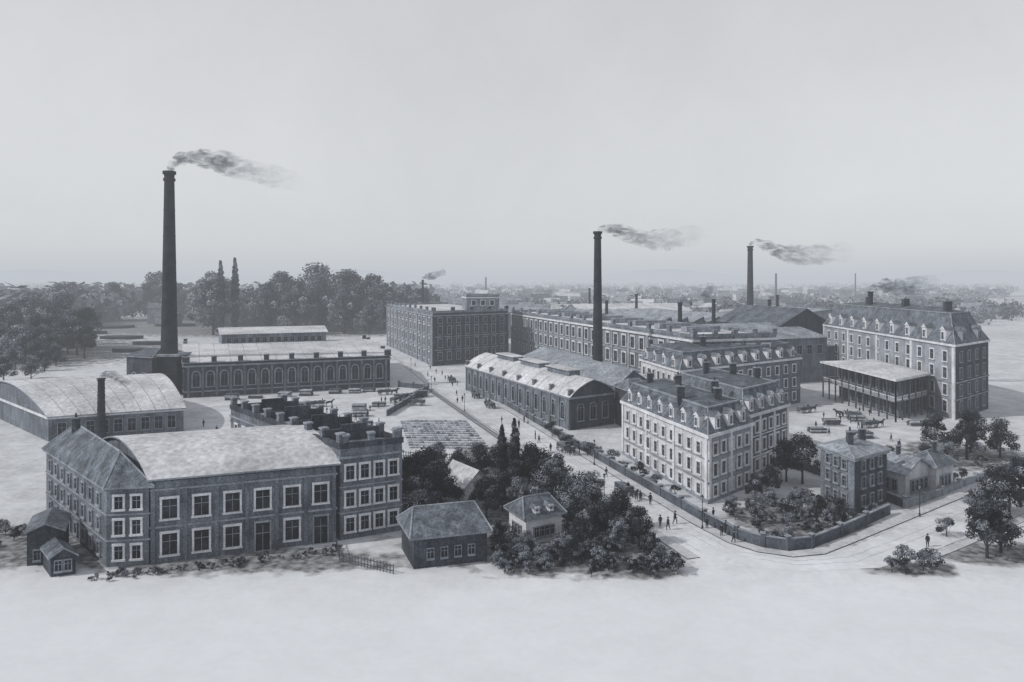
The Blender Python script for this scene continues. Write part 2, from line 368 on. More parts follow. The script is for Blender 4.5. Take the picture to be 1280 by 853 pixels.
b.windows(0,[(.9,1.9),(4.3,2.1),(7.9,1.9)],6,1.2,fr=.25,m0=.8,m1=.8)
b.ring(0,.7,.15,.1,'trim_grey','plinth'); b.ring(3.3,3.6,.18,.1,'trim_pale'); b.ring(7.1,7.3,.14,.1,'trim_pale')
b.pilasters(0,3,.7,.7,10.9,.2,m='trim_pale')
b.mansard(4.2,1.9,.8,mt='roof_dark'); b.dormers(0,4,w=1.7,h=2.3); b.stack(46,150,14,18.5,1.2); b.stack(50,147,14,18,1.0); b.stack(41,152,14,18.5,1.2); b.done()
b=Building('mansard_rear_building',[(42,180),(84.5,211),(76,238),(37,207)],13,'brick_mid','roof_mid',{3:'stucco_pale'})
b.windows(0,[(1.2,2.2),(5.2,2.3),(9.2,2.2)],12,1.5,fr=.25); b.windows(3,[(1.2,2.2),(5.2,2.3),(9.2,2.2)],7,1.5,fr=.25,frm='trim_pale')
b.mansard(4,2.6,1.4,mt='roof_dark'); b.dormers(0,9,w=1.8,h=2.4); b.dormers(3,4,w=1.8,h=2.4)
for x,y in ((52,196),(62,203),(72,212)): b.stack(x,y,16,20.5,1.4)
b.ring(4.3,4.6,.18,.1,'trim_grey'); b.done()
b=Building('brick_villa',[(52.6,110.6),(60.5,116.2),(58.6,124.5),(51,119)],8.6,'brick_mid','roof_mid',{0:'brick_dark'})  # right-hand wall in darker brick as painted shade
b.windows(0,[(.9,1.5),(3.7,1.6),(6.4,1.4)],3,.95,fr=.15,frm='trim_grey'); b.windows(3,[(.9,1.5),(3.7,1.6),(6.4,1.4)],3,.95,fr=.18,frm='trim_grey')
b.ring(8.1,8.5,.35,.1,'trim_grey'); b.hip(1.3,.3,over=.55,m='roof_mid'); b.stack(54.2,115.5,9,11.6,.9); b.stack(57.6,118.5,9,11.4,.9); b.done()
b=Building('garden_villa',[(64.5,118),(71,122),(68,128),(61.5,124)],4.2,'stucco_pale')
b.windows(0,[(1,1.8)],4,.9,fr=.15,frm='trim_grey'); b.windows(3,[(1,1.8)],3,.9,fr=.15,frm='trim_grey'); b.profile([(0,0),(.5,2),(1,0)],axis=1,over=.5,m='roof_mid'); b.stack(66,123,5,7.6,.6); b.done()
b=Building('garden_villa',[(71,120.5),(76,124),(74,129),(69.5,126)],4.6,'stucco_pale')
b.windows(0,[(1,1.8)],3,.9,fr=.15,frm='trim_grey'); b.hip(2,.3,over=.5,m='slate'); b.stack(73,124.5,5.5,8,.6); b.done()

# ---------------------------------------------------------------- right-hand mansard factory
b=Building('mansard_factory_building',[(113.8,185),(133,201),(137,283),(117,270)],19,'stucco_grey','roof_mid',{0:'brick_dark'})  # shade of the right wall painted with dark brick
b.windows(3,[(1.5,2.8),(5.8,2.8),(10.2,2.8),(14.6,2.6)],13,1.9,fr=.3,frm='trim_pale',m0=2)
b.windows(0,[(1.5,2.8),(5.8,2.8),(10.2,2.8),(14.6,2.6)],4,1.7,fr=.2,frm='trim_grey')
b.ring(4.8,5.1,.2,.1,'trim_grey'); b.ring(9.2,9.5,.2,.1,'trim_grey'); b.pilasters(3,4,1.1,0,18.6,.3,m='trim_pale')
b.mansard(7.6,4.2,1.2,m='slate',mt='roof_dark'); b.dormers(3,9,w=2.3,h=3.0,z=.8); b.dormers(0,2,w=2.3,h=3.0,wall='trim_grey')
for x,y in ((121,200),(123,225),(124,250)): b.stack(x,y,25,30,1.8)
b.done()
e_=[(97,182),(112,194),(113,226),(95.5,221)]
b=Building('loading_pavilion',[(100.5,187),(110.5,195),(111.5,224),(99.5,219)],10.4,'brick_mid','roof_pale')
b.windows(3,[(.6,3.6),(6.0,3.4)],9,2.7,fr=.14,frm='trim_grey',m0=.3,m1=.3); b.windows(0,[(.6,3.6),(6.0,3.4)],4,2.4,fr=.14,frm='trim_grey',m0=.3,m1=.3)
o_=[V2(p) for p in e_]; A=b.A('veranda')
A.poly([V3(p,5.2) for p in o_],'timber_pale'); b.ring(4.9,5.25,.0,.2,'trim_grey','veranda',o_); b.ring(6.1,6.25,.02,.08,'trim_pale','veranda',o_)
for i,(n_) in ((3,10),(0,5)):
    p0,p1=o_[i],o_[(i+1)%4]
    for k in range(n_+1):
        q=p0.lerp(p1,k/n_); A.box(V3(q,5.2),(.16,0,0),(0,.16,0),(0,0,5.2),'timber')
        if k<n_:
            q2=p0.lerp(p1,(k+1)/n_)
            A.tube([V3(q,9),V3(q.lerp(q2,.25),10.3)],[.1,.1],4,'timber'); A.tube([V3(q2,9),V3(q.lerp(q2,.75),10.3)],[.1,.1],4,'timber')
            for j in range(5): A.box(V3(q.lerp(q2,j/5),5.7),(.04,0,0),(0,.04,0),(0,0,.5),'trim_pale')
b.ring(10.4,10.95,.7,.3,'trim_pale','eaves',o_)
ro=offset(o_,.6); cc=sum(ro,Vector((0,0)))/4
for i in range(4): b.A('veranda_roof').poly([V3(ro[i],10.98),V3(ro[(i+1)%4],10.98),V3(cc,12.6)],'roof_pale')
b.done()

# ---------------------------------------------------------------- small houses in the centre garden
b=Building('brick_shed',[(-12.2,89.5),(-3.2,92.2),(-5.5,99.5),(-14.8,96.5)],3.9,'brick_dark')
b.hip(2.7,.12,over=.6,m='slate'); b.windows(0,[(1.2,1.2)],4,.8,fr=.08,frm='trim_grey'); b.windows(1,[(1.2,1.2)],3,.8,fr=.08,frm='trim_grey'); b.done()
b=Building('white_cottage',[(1.9,97.6),(6.9,100.3),(4.9,105.3),(-.4,102.3)],3.6,'trim_pale')
b.windows(0,[(.9,1.3)],4,.7,fr=.08,frm='trim_grey'); b.windows(3,[(.9,1.3)],3,.7,fr=.08,frm='trim_grey'); b.hip(2.1,.2,over=.6,m='roof_dark'); b.dormers(0,2,w=.9,h=.8,z=.3,m0=.6,m1=.6); b.stack(3.2,101.5,4,6.6,.5); b.done()
b=Building('white_cottage',[(-7.5,113.5),(-3.5,117),(-8,123),(-11.5,120)],3.2,'trim_pale')
b.windows(0,[(.9,1.3)],3,.7,fr=.1,frm='trim_grey'); b.windows(3,[(.9,1.3)],4,.7,fr=.1,frm='trim_grey'); b.profile([(0,0),(.5,2.2),(1,0)],axis=1,over=.5,m='roof_pale'); b.done()

# ---------------------------------------------------------------- chimneys
def chimney(x,y,h,rb,rt,base=0,bh=0):
    A=Acc(); n=20
    if base:
        A.box((x,y,bh/2),(base/2,0,0),(0,base/2,0),(0,0,bh/2),'chimney_brick')
        A.box((x,y,bh+.3),(base/2+.4,0,0),(0,base/2+.4,0),(0,0,.3),'trim_grey')
        A.box((x,y,bh*.55),(base/2+.25,0,0),(0,base/2+.25,0),(0,0,.3),'brick_dark')
    zs=[0]+[h*k/10 for k in range(1,10)]+[h*.955,h*.957,h*.968,h*.97,h*.985,h*.987,h,h]
    rr=[]
    for z in zs:
        t=z/h; rr.append(rb+(rt-rb)*t**.85)
    rr[11]*=1.22; rr[12]*=1.22; rr[14]*=1.08; rr[15]*=1.38; rr[16]*=1.38; rr[17]*=.7
    A.tube([(x,y,z) for z in zs],rr,n,'chimney_brick')
    for k in range(1,8):
        z=h*k/8.5; r=rb+(rt-rb)*(z/h)**.85+.05; A.tube([(x,y,z),(x,y,z+.35)],[r,r],n,'iron')
    A.obj('factory_chimney')
chimney(-109,229,70.5,2.9,1.45,9,12)
chimney(25.7,216,50.5,1.75,1.0,5,10)
chimney(134,405,55,2.2,1.35,6,12)
chimney(63,270,27.5,1.0,.75)
chimney(122.5,246,32,1.0,.75)
chimney(-93,163,13.7,.95,.7)
for x,y,h in ((56,520,30),(46,350,26),(70,405,28),(84,300,28),(-62,500,36),(140,380,28),(118,330,27)): chimney(x,y,h,1.0,.7)
b=Building('boiler_house',[(-121,226),(-111,222),(-110,240),(-120,243)],12,'brick_dark'); b.hip(2,.3,m='roof_dark'); b.windows(0,[(3,4)],2,1.6,'arch',fr=.3,frm='trim_grey'); b.done()

# ---------------------------------------------------------------- smoke
def smoke(pts,rad,dens,fade,sc_=.22):
    A=Acc(); P=[Vector(p) for p in pts]; Q=[];RR=[]
    for i in range(len(P)-1):
        p0=P[max(i-1,0)];p1=P[i];p2=P[i+1];p3=P[min(i+2,len(P)-1)]
        for k in range(5):
            t=k/5; Q.append(.5*((2*p1)+(p2-p0)*t+(2*p0-5*p1+4*p2-p3)*t*t+(3*p1-p0-3*p2+p3)*t**3)); RR.append(rad[i]+(rad[i+1]-rad[i])*t)
    Q.append(P[-1]);RR.append(rad[-1]*.5)
    RR=[r*R.uniform(.85,1.2) for r in RR]
    m=bpy.data.materials.new('smoke_volume'); m.use_nodes=True; N=m.node_tree.nodes; L=m.node_tree.links
    N.remove(N['Principled BSDF']); v=N.new('ShaderNodeVolumePrincipled'); v.inputs['Color'].default_value=(.12,.15,.21,1)
    L.new(v.outputs[0],N['Material Output'].inputs['Volume'])
    tc=N.new('ShaderNodeTexCoord'); n=N.new('ShaderNodeTexNoise'); n.inputs['Scale'].default_value=sc_; n.inputs['Detail'].default_value=6; n.inputs['Roughness'].default_value=.65; n.inputs['Distortion'].default_value=1.2
    mp=N.new('ShaderNodeMapping'); mp.inputs['Scale'].default_value=(.7,1,1.5); L.new(tc.outputs['Object'],mp.inputs[0]); L.new(mp.outputs[0],n.inputs['Vector'])
    r=N.new('ShaderNodeMapRange'); r.inputs[1].default_value=.45;r.inputs[2].default_value=.7;r.inputs[3].default_value=0;r.inputs[4].default_value=1
    L.new(n.outputs[0],r.inputs[0])
    sx=N.new('ShaderNodeSeparateXYZ'); L.new(tc.outputs['Object'],sx.inputs[0])
    f=N.new('ShaderNodeMapRange'); f.inputs[1].default_value=P[0].x; f.inputs[2].default_value=P[-1].x; f.inputs[3].default_value=1; f.inputs[4].default_value=fade
    L.new(sx.outputs[0],f.inputs[0])
    pw=N.new('ShaderNodeMath'); pw.operation='POWER'; L.new(f.outputs[0],pw.inputs[0]); pw.inputs[1].default_value=2.2
    m0=N.new('ShaderNodeMath'); m0.operation='MULTIPLY'; L.new(pw.outputs[0],m0.inputs[0]); m0.inputs[1].default_value=dens
    mu=N.new('ShaderNodeMath'); mu.operation='MULTIPLY'; L.new(r.outputs[0],mu.inputs[0]); L.new(m0.outputs[0],mu.inputs[1]); L.new(mu.outputs[0],v.inputs['Density'])
    MATS['_s']=m; A.tube(Q,RR,14,'_s'); A.obj('smoke_plume')
smoke([(-109,229,70.5),(-107.5,229,73),(-104,229,74.8),(-95,229,74),(-84,229,71),(-66,229,66.5)],[.9,1.5,2.2,3.2,4.0,3.8],1.1,.12,.3)
smoke([(25.7,216,50.5),(27.5,216,51.3),(31,216,51),(38,216,48.6),(46,216,48),(60,216,50)],[.8,1.1,1.8,2.7,3.2,3],1.1,.12,.35)
smoke([(134,405,55),(137,405,57),(143,405,55),(153,405,51),(168,405,50),(195,405,53)],[1.2,1.9,3.4,5,6.2,5.5],.65,.12,.18)
smoke([(63,270,27.5),(65,270,28.5),(70,270,27.5),(73,270,30),(74.5,270,35)],[.6,1,1.8,2.0,1.6],1.8,.6,.4)
smoke([(122.5,246,32),(124,246,33.5),(128,246,34),(134,246,33.5),(146,246,35.5)],[.7,1.5,2.4,3,2.6],1.5,.25,.35)
smoke([(-93,163,13.7),(-92,163,14.6),(-90,163,14.3),(-88,163,12.8),(-86,163,13)],[.5,.8,1,1,.7],2.4,.6,.8)
smoke([(-62,500,36),(-60,500,38),(-54,500,39),(-46,500,42)],[.7,1.8,2.8,2.8],1.4,.4,.3)

# ---------------------------------------------------------------- ground, roads, pavements
def ground(name,base,grass=True,w0=None):
    m=bpy.data.materials.new(name); m.use_nodes=True; N=m.node_tree.nodes; L=m.node_tree.links; bs=N['Principled BSDF']
    bs.inputs['Roughness'].default_value=.95; bs.inputs['Specular IOR Level'].default_value=.05
    tc=N.new('ShaderNodeTexCoord'); sx=N.new('ShaderNodeSeparateXYZ'); L.new(tc.outputs['Object'],sx.inputs[0])
    def nz(s,d=8):
        n=N.new('ShaderNodeTexNoise'); n.inputs['Scale'].default_value=s; n.inputs['Detail'].default_value=d
        L.new(tc.outputs['Object'],n.inputs['Vector']); return n.outputs[0]
    def mr(o,a,b_,c,d):
        r=N.new('ShaderNodeMapRange')
        for i,x in enumerate((a,b_,c,d)): r.inputs[i+1].default_value=x
        L.new(o,r.inputs[0]); return r.outputs[0]
    def mm(a,b_,op='MULTIPLY'):
        x=N.new('ShaderNodeMath'); x.operation=op
        L.new(a,x.inputs[0])
        if isinstance(b_,float): x.inputs[1].default_value=b_
        else: L.new(b_,x.inputs[1])
        return x.outputs[0]
    near=mr(nz(.09),.35,.65,-.15,.06); fine=mr(nz(1.1,5),.3,.7,-.13,.07); mid_=mr(nz(.3,6),.38,.62,-.10,.05)
    amp=mr(sx.outputs[1],80,104,.22,1.0)          # smooth bare ground close by, trodden yards further off
    tex=mm(mm(mm(mm(near,fine,'ADD'),mid_,'ADD'),amp),1.0,'ADD')
    yard=mr(sx.outputs[1],82,110,1.13,.97)
    k=mm(mm(tex,yard),base)
    if grass:
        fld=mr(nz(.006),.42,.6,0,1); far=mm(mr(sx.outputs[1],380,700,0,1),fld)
        fade=mr(sx.outputs[1],1800,7000,.55,.3); dark=mm(far,fade)  # far fields pale towards the horizon: haze put into the ground colour
        nn=mr(nz(.35,6),.3,.7,-.32,.32); patch=None
        for cx,cy,rx,ry in ((3,105,19,15),(-9,128,12,14),(10,93,13,6.5),(43,107,11,9),(52,114,7,6),(-38,92.5,27,4.5),(-65,99,10,10),(63,95,8,5),(75,111,7,4),(92,147,13,13),(50,89.5,6,2.2),(-225,350,60,75),(-160,520,180,70),(-320,560,140,120)):
            vd=N.new('ShaderNodeMapping'); vd.vector_type='POINT'; vd.inputs['Location'].default_value=(-cx/rx,-cy/ry,0); vd.inputs['Scale'].default_value=(1/rx,1/ry,0)
            L.new(tc.outputs['Object'],vd.inputs[0]); le=N.new('ShaderNodeVectorMath'); le.operation='LENGTH'; L.new(vd.outputs[0],le.inputs[0])
            q=mr(mm(le.outputs['Value'],nn,'ADD'),.75,1.1,1,0); patch=q if patch is None else mm(patch,q,'MAXIMUM')
        gd=mm(patch,mr(nz(.9,6),.35,.65,.45,.85))
        dark=mm(dark,gd,'MAXIMUM')
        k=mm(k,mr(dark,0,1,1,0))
    vm=N.new('ShaderNodeVectorMath'); vm.operation='SCALE'; vm.inputs[0].default_value=(.955,.985,1.05); L.new(k,vm.inputs['Scale']); L.new(vm.outputs[0],bs.inputs['Base Color'])
    MATS[name]=m
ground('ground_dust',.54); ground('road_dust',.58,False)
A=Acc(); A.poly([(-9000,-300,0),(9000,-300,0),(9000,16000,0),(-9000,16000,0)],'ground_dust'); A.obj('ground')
def strip(name,l,r,z,m):
    A=Acc()
    for i in range(len(l)-1): A.poly([V3(l[i],z),V3(r[i],z),V3(r[i+1],z),V3(l[i+1],z)],m)
    return A.obj(name)
def off_line(pl,d):
    out=[]
    for i,p in enumerate(pl):
        a=V2(pl[max(i-1,0)]);c=V2(pl[min(i+1,len(pl)-1)]); t=(c-a).normalized(); out.append(V2(p)+Vector((t.y,-t.x))*d)
    return out
SL=[(-90,450),(-57,341),(-24.4,231),(-4,171),(13.3,120),(22.6,92.6)]
SR=[(-76,450),(-44,341),(-11.5,231),(9.0,163.6),(26.6,106),(32.5,93)]
strip('road',SL,SR,.004,'road_dust')
UL=[(31.5,97),(36.5,92.6),(42,93.8),(48,98.6),(90,129.5),(140,166)]
UR=[(27,91),(36,89),(46,90),(58,97),(100,125),(150,159)]
strip('road',UL,UR,.008,'road_dust')
def wobble(pl,n,amp):
    out=[]
    for i in range(len(pl)-1):
        for k in range(n):
            t=k/n; q=V2(pl[i]).lerp(V2(pl[i+1]),t); out.append(q+Vector((R.uniform(-amp,amp),R.uniform(-amp,amp))))
    return out
mid=[V2(a).lerp(V2(b_),.5) for a,b_ in zip(SL,SR)]
for o in (-2.6,-1.1,1.6,3.1):
    c=wobble(off_line(mid,o),6,.15); strip('wheel_rut',off_line(c,-.07),off_line(c,.07),.012,'rut')
mid2=[V2(a).lerp(V2(b_),.5) for a,b_ in zip(UL,UR)]
for o in (-1.5,0,):
    c=wobble(off_line(mid2,o),6,.15); strip('wheel_rut',off_line(c,-.07),off_line(c,.07),.016,'rut')
def kerbed(name,pl,w,side):
    A=Acc(); a=[V2(p) for p in pl]; b1=off_line(pl,side*.25); b2=off_line(pl,side*w); z=.13
    for i in range(len(a)-1):
        A.poly([V3(a[i],0),V3(a[i+1],0),V3(a[i+1],z),V3(a[i],z)],'wall_stone')
        A.poly([V3(a[i],z),V3(a[i+1],z),V3(b1[i+1],z),V3(b1[i],z)],'kerb_stone')
        A.poly([V3(b1[i],z),V3(b1[i+1],z),V3(b2[i+1],z-.01),V3(b2[i],z-.01)],'pavement_slab')
        A.poly([V3(b2[i],0),V3(b2[i+1],0),V3(b2[i+1],z-.01),V3(b2[i],z-.01)],'kerb_stone')
    A.obj(name)
CORN=[(-11.5,231),(9.0,163.6),(26.6,106),(29.5,98.5),(32.5,95),(36.5,93.3),(41,94.3),(47,98.6),(89,129.5),(130,159)]
kerbed('pavement',CORN,1.9,-1)
kerbed('pavement',SL[1:6],1.8,-1)
kerbed('pavement',[(53,93.5),(58,96.6),(78,110),(100,125),(140,152.4)],1.4,1)
def wall(name,pl,h,th,m='wall_stone',post=6,cap=True):
    A=Acc()
    for i in range(len(pl)-1):
        a,c=V2(pl[i]),V2(pl[i+1]); d=(c-a); L_=d.length; d.normalize(); n=Vector((-d.y,d.x))
        A.box(V3((a+c)/2,h/2),(d.x*L_/2,d.y*L_/2,0),(n.x*th/2,n.y*th/2,0),(0,0,h/2),m)
        if cap: A.box(V3((a+c)/2,h+.06),(d.x*(L_/2-.02),d.y*(L_/2-.02),0),(n.x*(th/2+.07),n.y*(th/2+.07),0),(0,0,.06),'trim_grey')
        k=max(1,int(L_/post))
        for j in range(k):
            q=a.lerp(c,j/k); A.box(V3(q,(h+.4)/2),(d.x*.28,d.y*.28,0),(n.x*.28,n.y*.28,0),(0,0,(h+.4)/2),m); A.box(V3(q,h+.46),(d.x*.36,d.y*.36,0),(n.x*.36,n.y*.36,0),(0,0,.07),'trim_grey')
    A.obj(name)
wall('garden_wall',[V2((-9,231)),V2((11.2,164)),V2((28.6,107)),V2((31.2,100)),V2((33.8,97)),V2((36.7,95.7)),V2((40.2,96.6)),V2((46,100.9)),V2((58,110.6))],1.5,.3)
wall('garden_wall',[(62,113.4),(66.5,116.4),(88,132.3),(128,162)],1.1,.3,'stucco_grey')
wall('garden_wall',[(62,113.6),(58.5,127),(54,140)],1.4,.3)
def picket(name,pl,h=1.3):
    A=Acc()
    for i in range(len(pl)-1):
        a,c=V2(pl[i]),V2(pl[i+1]); d=c-a; L_=d.length; d.normalize(); n=Vector((-d.y,d.x))
        for z in (.4,1.05): A.box(V3((a+c)/2,z),(d.x*L_/2,d.y*L_/2,0),(n.x*.03,n.y*.03,0),(0,0,.05),'timber')
        k=int(L_/.5)
        for j in range(k): A.box(V3(a.lerp(c,j/k),h/2),(d.x*.06,d.y*.06,0),(n.x*.02,n.y*.02,0),(0,0,h/2),'timber')
    A.obj(name)
picket('picket_fence',[(-26.5,231),(-6.2,171),(11,120),(20,93)])
picket('picket_fence',[(-33,150),(-22,146),(-8,143)])
picket('picket_fence',[(-14.5,88),(-22,92),(-24,98)])
wall('yard_wall',[(-38,242),(-27.5,236),(-30,212),(-33,190)],1.6,.3)

A=Acc()
for k in range(13):
    t=k/13; a=V2((-28.5,183)).lerp(V2((-21.5,152)),t);c=V2((-11.5,183)).lerp(V2((-4,151)),t)
    for j in range(14):
        q0=a.lerp(c,j/14+.008);q1=a.lerp(c,(j+1)/14-.008); d=(q1-q0).normalized(); n=Vector((-d.y,d.x)); hh=R.uniform(.12,.3)
        A.box(V3((q0+q1)/2,hh/2),(d.x*(q1-q0).length/2,d.y*(q1-q0).length/2,0),(n.x*R.uniform(.35,.6),n.y*.5,0),(0,0,hh/2),R.choice(['soil','crop_row','crop_row','leaf_light']))
A.obj('vegetable_beds')
for (x,y,w_,d_) in ((-300,540,17,12),(-262,560,14,9),(-238,440,13,6),(-282,480,12,5),(-200,400,10,4),(-190,360,9,4)):
    A=Acc(); pts=[(x+w_*math.cos(a)*R.uniform(.9,1.1),y+d_*math.sin(a)*R.uniform(.9,1.1)) for a in [2*math.pi*k/16 for k in range(16)]]
    for i in range(16): A.poly([V3(pts[i],0),V3(pts[(i+1)%16],0),V3(pts[(i+1)%16],1.8),V3(pts[i],1.8)],'leaf_dark')
    A.poly([V3(p,1.8) for p in pts],'leaf_mid'); A.obj('flower_bed')

# ---------------------------------------------------------------- foliage
def leafclump(A,c,r,n,ls,m,sq=.8):
    for _ in range(n):
        d=Vector((R.gauss(0,1),R.gauss(0,1),R.gauss(0,1))).normalized(); rr=r*R.uniform(.55,1.05)
        p=c+Vector((d.x*rr,d.y*rr,d.z*rr*sq)); nn=(d+Vector((R.uniform(-.7,.7),R.uniform(-.7,.7),R.uniform(-.3,.9)))).normalized()
        u=nn.cross(Vector((R.uniform(-1,1),R.uniform(-1,1),R.uniform(-1,1)))).normalized(); w=nn.cross(u); s=ls*R.uniform(.6,1.3)
        A.poly([p-u*s*.5,p+w*s*.35,p+u*s*.5,p-w*s*.35],m)
def tree_mesh(name,H,cr,trunk=.3,n=24,per=80,ls=.42,shape='round',light=.35,ml=('leaf_dark','leaf_mid','leaf_light')):
    A=Acc(); hz=H*trunk; b_=[Vector((0,0,-.1)),Vector((R.uniform(-.1,.1),R.uniform(-.1,.1),hz)),Vector((R.uniform(-.3,.3),R.uniform(-.3,.3),H*.75))]
    if shape=='col': b_[2]=Vector((0,0,H*.75))
    A.tube(b_,[H*.03,H*.022,H*.006],7,'bark')
    for k in range(n):
        if shape=='col':
            t=(k+.5)/n; z=H*(.06+.9*t); rr=cr*math.sin(math.pi*min(1,(t*.83+.14)))**.7; a=R.uniform(0,6.28); c=Vector((math.cos(a)*rr*.2,math.sin(a)*rr*.2,z)); r=rr*.8
        else:
            t=R.random()**.8; z=H*(trunk+.08+(.86-trunk)*t); env=cr*(1-.75*(max(0,t-.35)/.65)**1.6)*(.75+.25*min(1,t*4)); a=R.uniform(0,6.28); q=env*R.uniform(.3,.95)
            c=Vector((math.cos(a)*q,math.sin(a)*q,z)); r=cr*R.uniform(.2,.42)
            if k<8:
                s0=b_[1].lerp(b_[2],R.uniform(-.1,.6)); A.tube([s0,s0.lerp(c,.5)+Vector((0,0,-.1*H*.3)),c],[H*.011,H*.007,H*.003],5,'bark')
        x=R.random(); m=ml[2] if x<light else (ml[1] if x<light+.3 else ml[0])
        leafclump(A,c,r,int(per*(r/(cr*.3))**1.5)+10,ls,m)
    return A.mesh(name)
TM=[tree_mesh('tree_crown_%d'%i,10,3.6+.5*(i%3),R.uniform(.08,.2),34,120,.42,light=[.12,.3,.5,.7][i%4]) for i in range(6)]
WL=('hazy_leaf_a','hazy_leaf_b','hazy_leaf_c')
TM+=[tree_mesh('park_crown_%d'%i,10,3.8+.4*(i%3),.04,36,80,.5,light=[.2,.4,.6,.3][i],ml=WL) for i in range(4)]
PM=[tree_mesh('poplar_crown_%d'%i,10,.95,.05,34,60,.3,'col',light=.06) for i in range(2)]
PM+=[tree_mesh('park_poplar_crown',10,.7,.05,34,50,.4,'col',light=.1,ml=('leaf_mid','hazy_leaf_a','hazy_leaf_b'))]
SM=[tree_mesh('shrub_crown_%d'%i,3,1.7,.05,15,70,.24,light=[.2,.45,.7][i%3]) for i in range(4)]
def put(name,me,x,y,sc_,sz=None):
    o=bpy.data.objects.new(name,me); col.objects.link(o); o.location=(x,y,0); o.rotation_euler=(0,0,R.uniform(0,6.28)); o.scale=(sc_,sc_,sz or sc_*R.uniform(.9,1.1)); return o
DK,MD,LT=(0,4),(1,5),(2,3)
PK=(6,7,8,9)
def tree(x,y,H,k=None,wd=1):
    i=R.choice(k) if k else R.randrange(6); put('deciduous_tree',TM[i],x,y,H/10*wd,H/10)
def shrub(x,y,H): put('shrub',SM[R.randrange(4)],x,y,H/3)
for x,y,H,k in ((-13.6,111.7,9.6,DK),(-16.8,114,7.6,DK),(-10.8,109,7.5,DK),(-15,106,7,MD),(-11,104,5.5,DK),(-9.5,126,5.5,DK),(3.5,118,8.8,DK),(6,115,7.5,MD),(-6.7,135,5.5,MD),(-3,132,5.5,DK),(6.4,111.7,7.5,LT),(10,108,7,LT),(11.8,98,5.5,DK),(13.5,101,5.5,MD),(-3.8,107.5,6.5,DK),(-14,128,6,MD),(-17.5,122,6,DK),(-1,126,6.5,LT),(7.5,123,6.5,MD),(1.5,109.5,6,LT),(-1.5,96,4,LT),(9,94.5,4.5,DK),(15.5,104,5.5,DK),(12.5,112,6,MD),(9.5,103,6,LT),(-5.5,128,6,DK),(-10,133,5,MD),(-14,138,5,LT),(3,127,6,MD),(-1.5,112,6,DK),(14,95.5,4.5,LT),(17.3,98,5,DK),(7.5,91.5,3.5,MD),(2,93,3.6,LT),(-1,139,4.5,MD),(4,135,4.5,DK),
 (51.2,127,8.4,DK),(49,128.5,7.4,DK),(39.5,117,4.5,DK),(43,119.5,5,DK),(91,144,10,DK),(87,148,8.5,DK),(95.5,150,9,DK),(99,146,8,MD),(73.5,109,7.4,DK),(77,111.5,7.2,DK),(80.5,114,8,DK),(69,106.5,5,MD),(61.5,93.2,7.5,DK),(64.5,95,7,DK),(79,137,5,MD),(84,139,5,LT),(70,134,5,DK),(62,128,5.5,MD),(48.5,107,3.6,DK),(44,111.5,4,LT)): tree(x,y,H,k,1.0)
put('poplar_tree',PM[0],-1.6,118,1.15,1.28); put('poplar_tree',PM[1],.4,116.3,1.2,1.42)
for x,y,H in ((6.3,95,2.6),(1,92.6,2.4),(14.3,95.3,3),(17.7,91.3,2.8),(20.2,88.8,2.4),(-1.5,90,2),(4,90,2.2),(11,90.5,2.6),(8,97.5,2.6),(15.5,89.5,2),(12.5,93,2.4),(17,97,2.8),(14,108,2.6),(-1,100,2.5),(49,90,2.6),(51,89.2,2.6),(46.8,88.6,2.2),(52.5,90.3,2.6),(48,87.8,1.8),(61,101,2.6),
  (15.5,147,3.4),(19.6,141,3.0),(9.2,165,3.5),(23.2,130.6,3.2),(17.5,145,2.6),(21,136,2.4),(13,153,2.8),(11.5,158,3),(25,125.5,2.4),(27,119,2.2),
  (33.5,108,2.4),(36,106,2.8),(35,102,2),(38.5,100,2.2),(40.5,104,2.6),(43,102.2,2),(46,105,2.8),(49,107,2.4),(46.5,110,3),(42.5,110,3),(38.5,111,2.8),(51,109,2.4),(41,115,3),(36.5,99,1.8),(47,116,3.4),(55,109.5,2.2),(44,106,1.8),(49,112,2.6),(34.5,112.5,2.2),
  (63,115.5,1.6),(78,127,2),(81,129.6,2),(66.5,131,2.5),(83,142,3),(90,138,2.4)): shrub(x,y,H)
for _ in range(90):
    y=R.uniform(87,103); x=R.uniform(-3,21-(y-88)*.25)
    if 0<x<8 and 95<y<107: continue
    if x<-2 and y<100: continue
    shrub(x,y,R.uniform(1.2,2.6))
for _ in range(60):
    t=R.random(); y=94+t*22; x=R.uniform(33,56)
    if y<97.5+max(0,x-37)*.66 or (x>49.5 and y>108): continue
    shrub(x,y,R.uniform(.9,2.1))
for _ in range(75):
    t=R.random(); shrub(-50+27*t+R.uniform(-.5,.5),87.4+9.5*t-R.uniform(.2,2.6),R.uniform(.35,1.0))
for _ in range(22): shrub(R.uniform(-76,-60),R.uniform(92,108),R.uniform(.8,2.0))
for px_,y,H,k in ((-182,450,50,'p'),(-175,455,52,'p'),(-118,520,42,PK),(-150,500,36,PK),(-134,500,38,PK),(-166,520,42,PK),(-195,470,36,PK),(-205,500,38,PK),(-215,520,36,PK),(-102,500,36,PK),(-112,480,32,PK),(-92,520,34,PK),(-82,540,30,PK),(-160,470,34,PK),(-240,560,34,PK),(-262,620,38,PK),(-225,560,36,PK),(-128,560,44,PK),(-145,540,46,PK),(-70,560,30,PK),(-95,480,24,PK),(-180,560,40,PK),(-104,540,40,PK),(-74,520,24,PK),(-255,640,36,PK),(-280,650,36,PK),(-305,650,34,PK),(-330,660,36,PK),(-355,640,34,PK),(-380,620,34,PK),(-345,700,44,PK),(-300,720,44,PK)):
    if k=='p': put('poplar_tree',PM[2],px_,y,4.0,H/10)
    else: tree(px_,y,H,k,1.0)
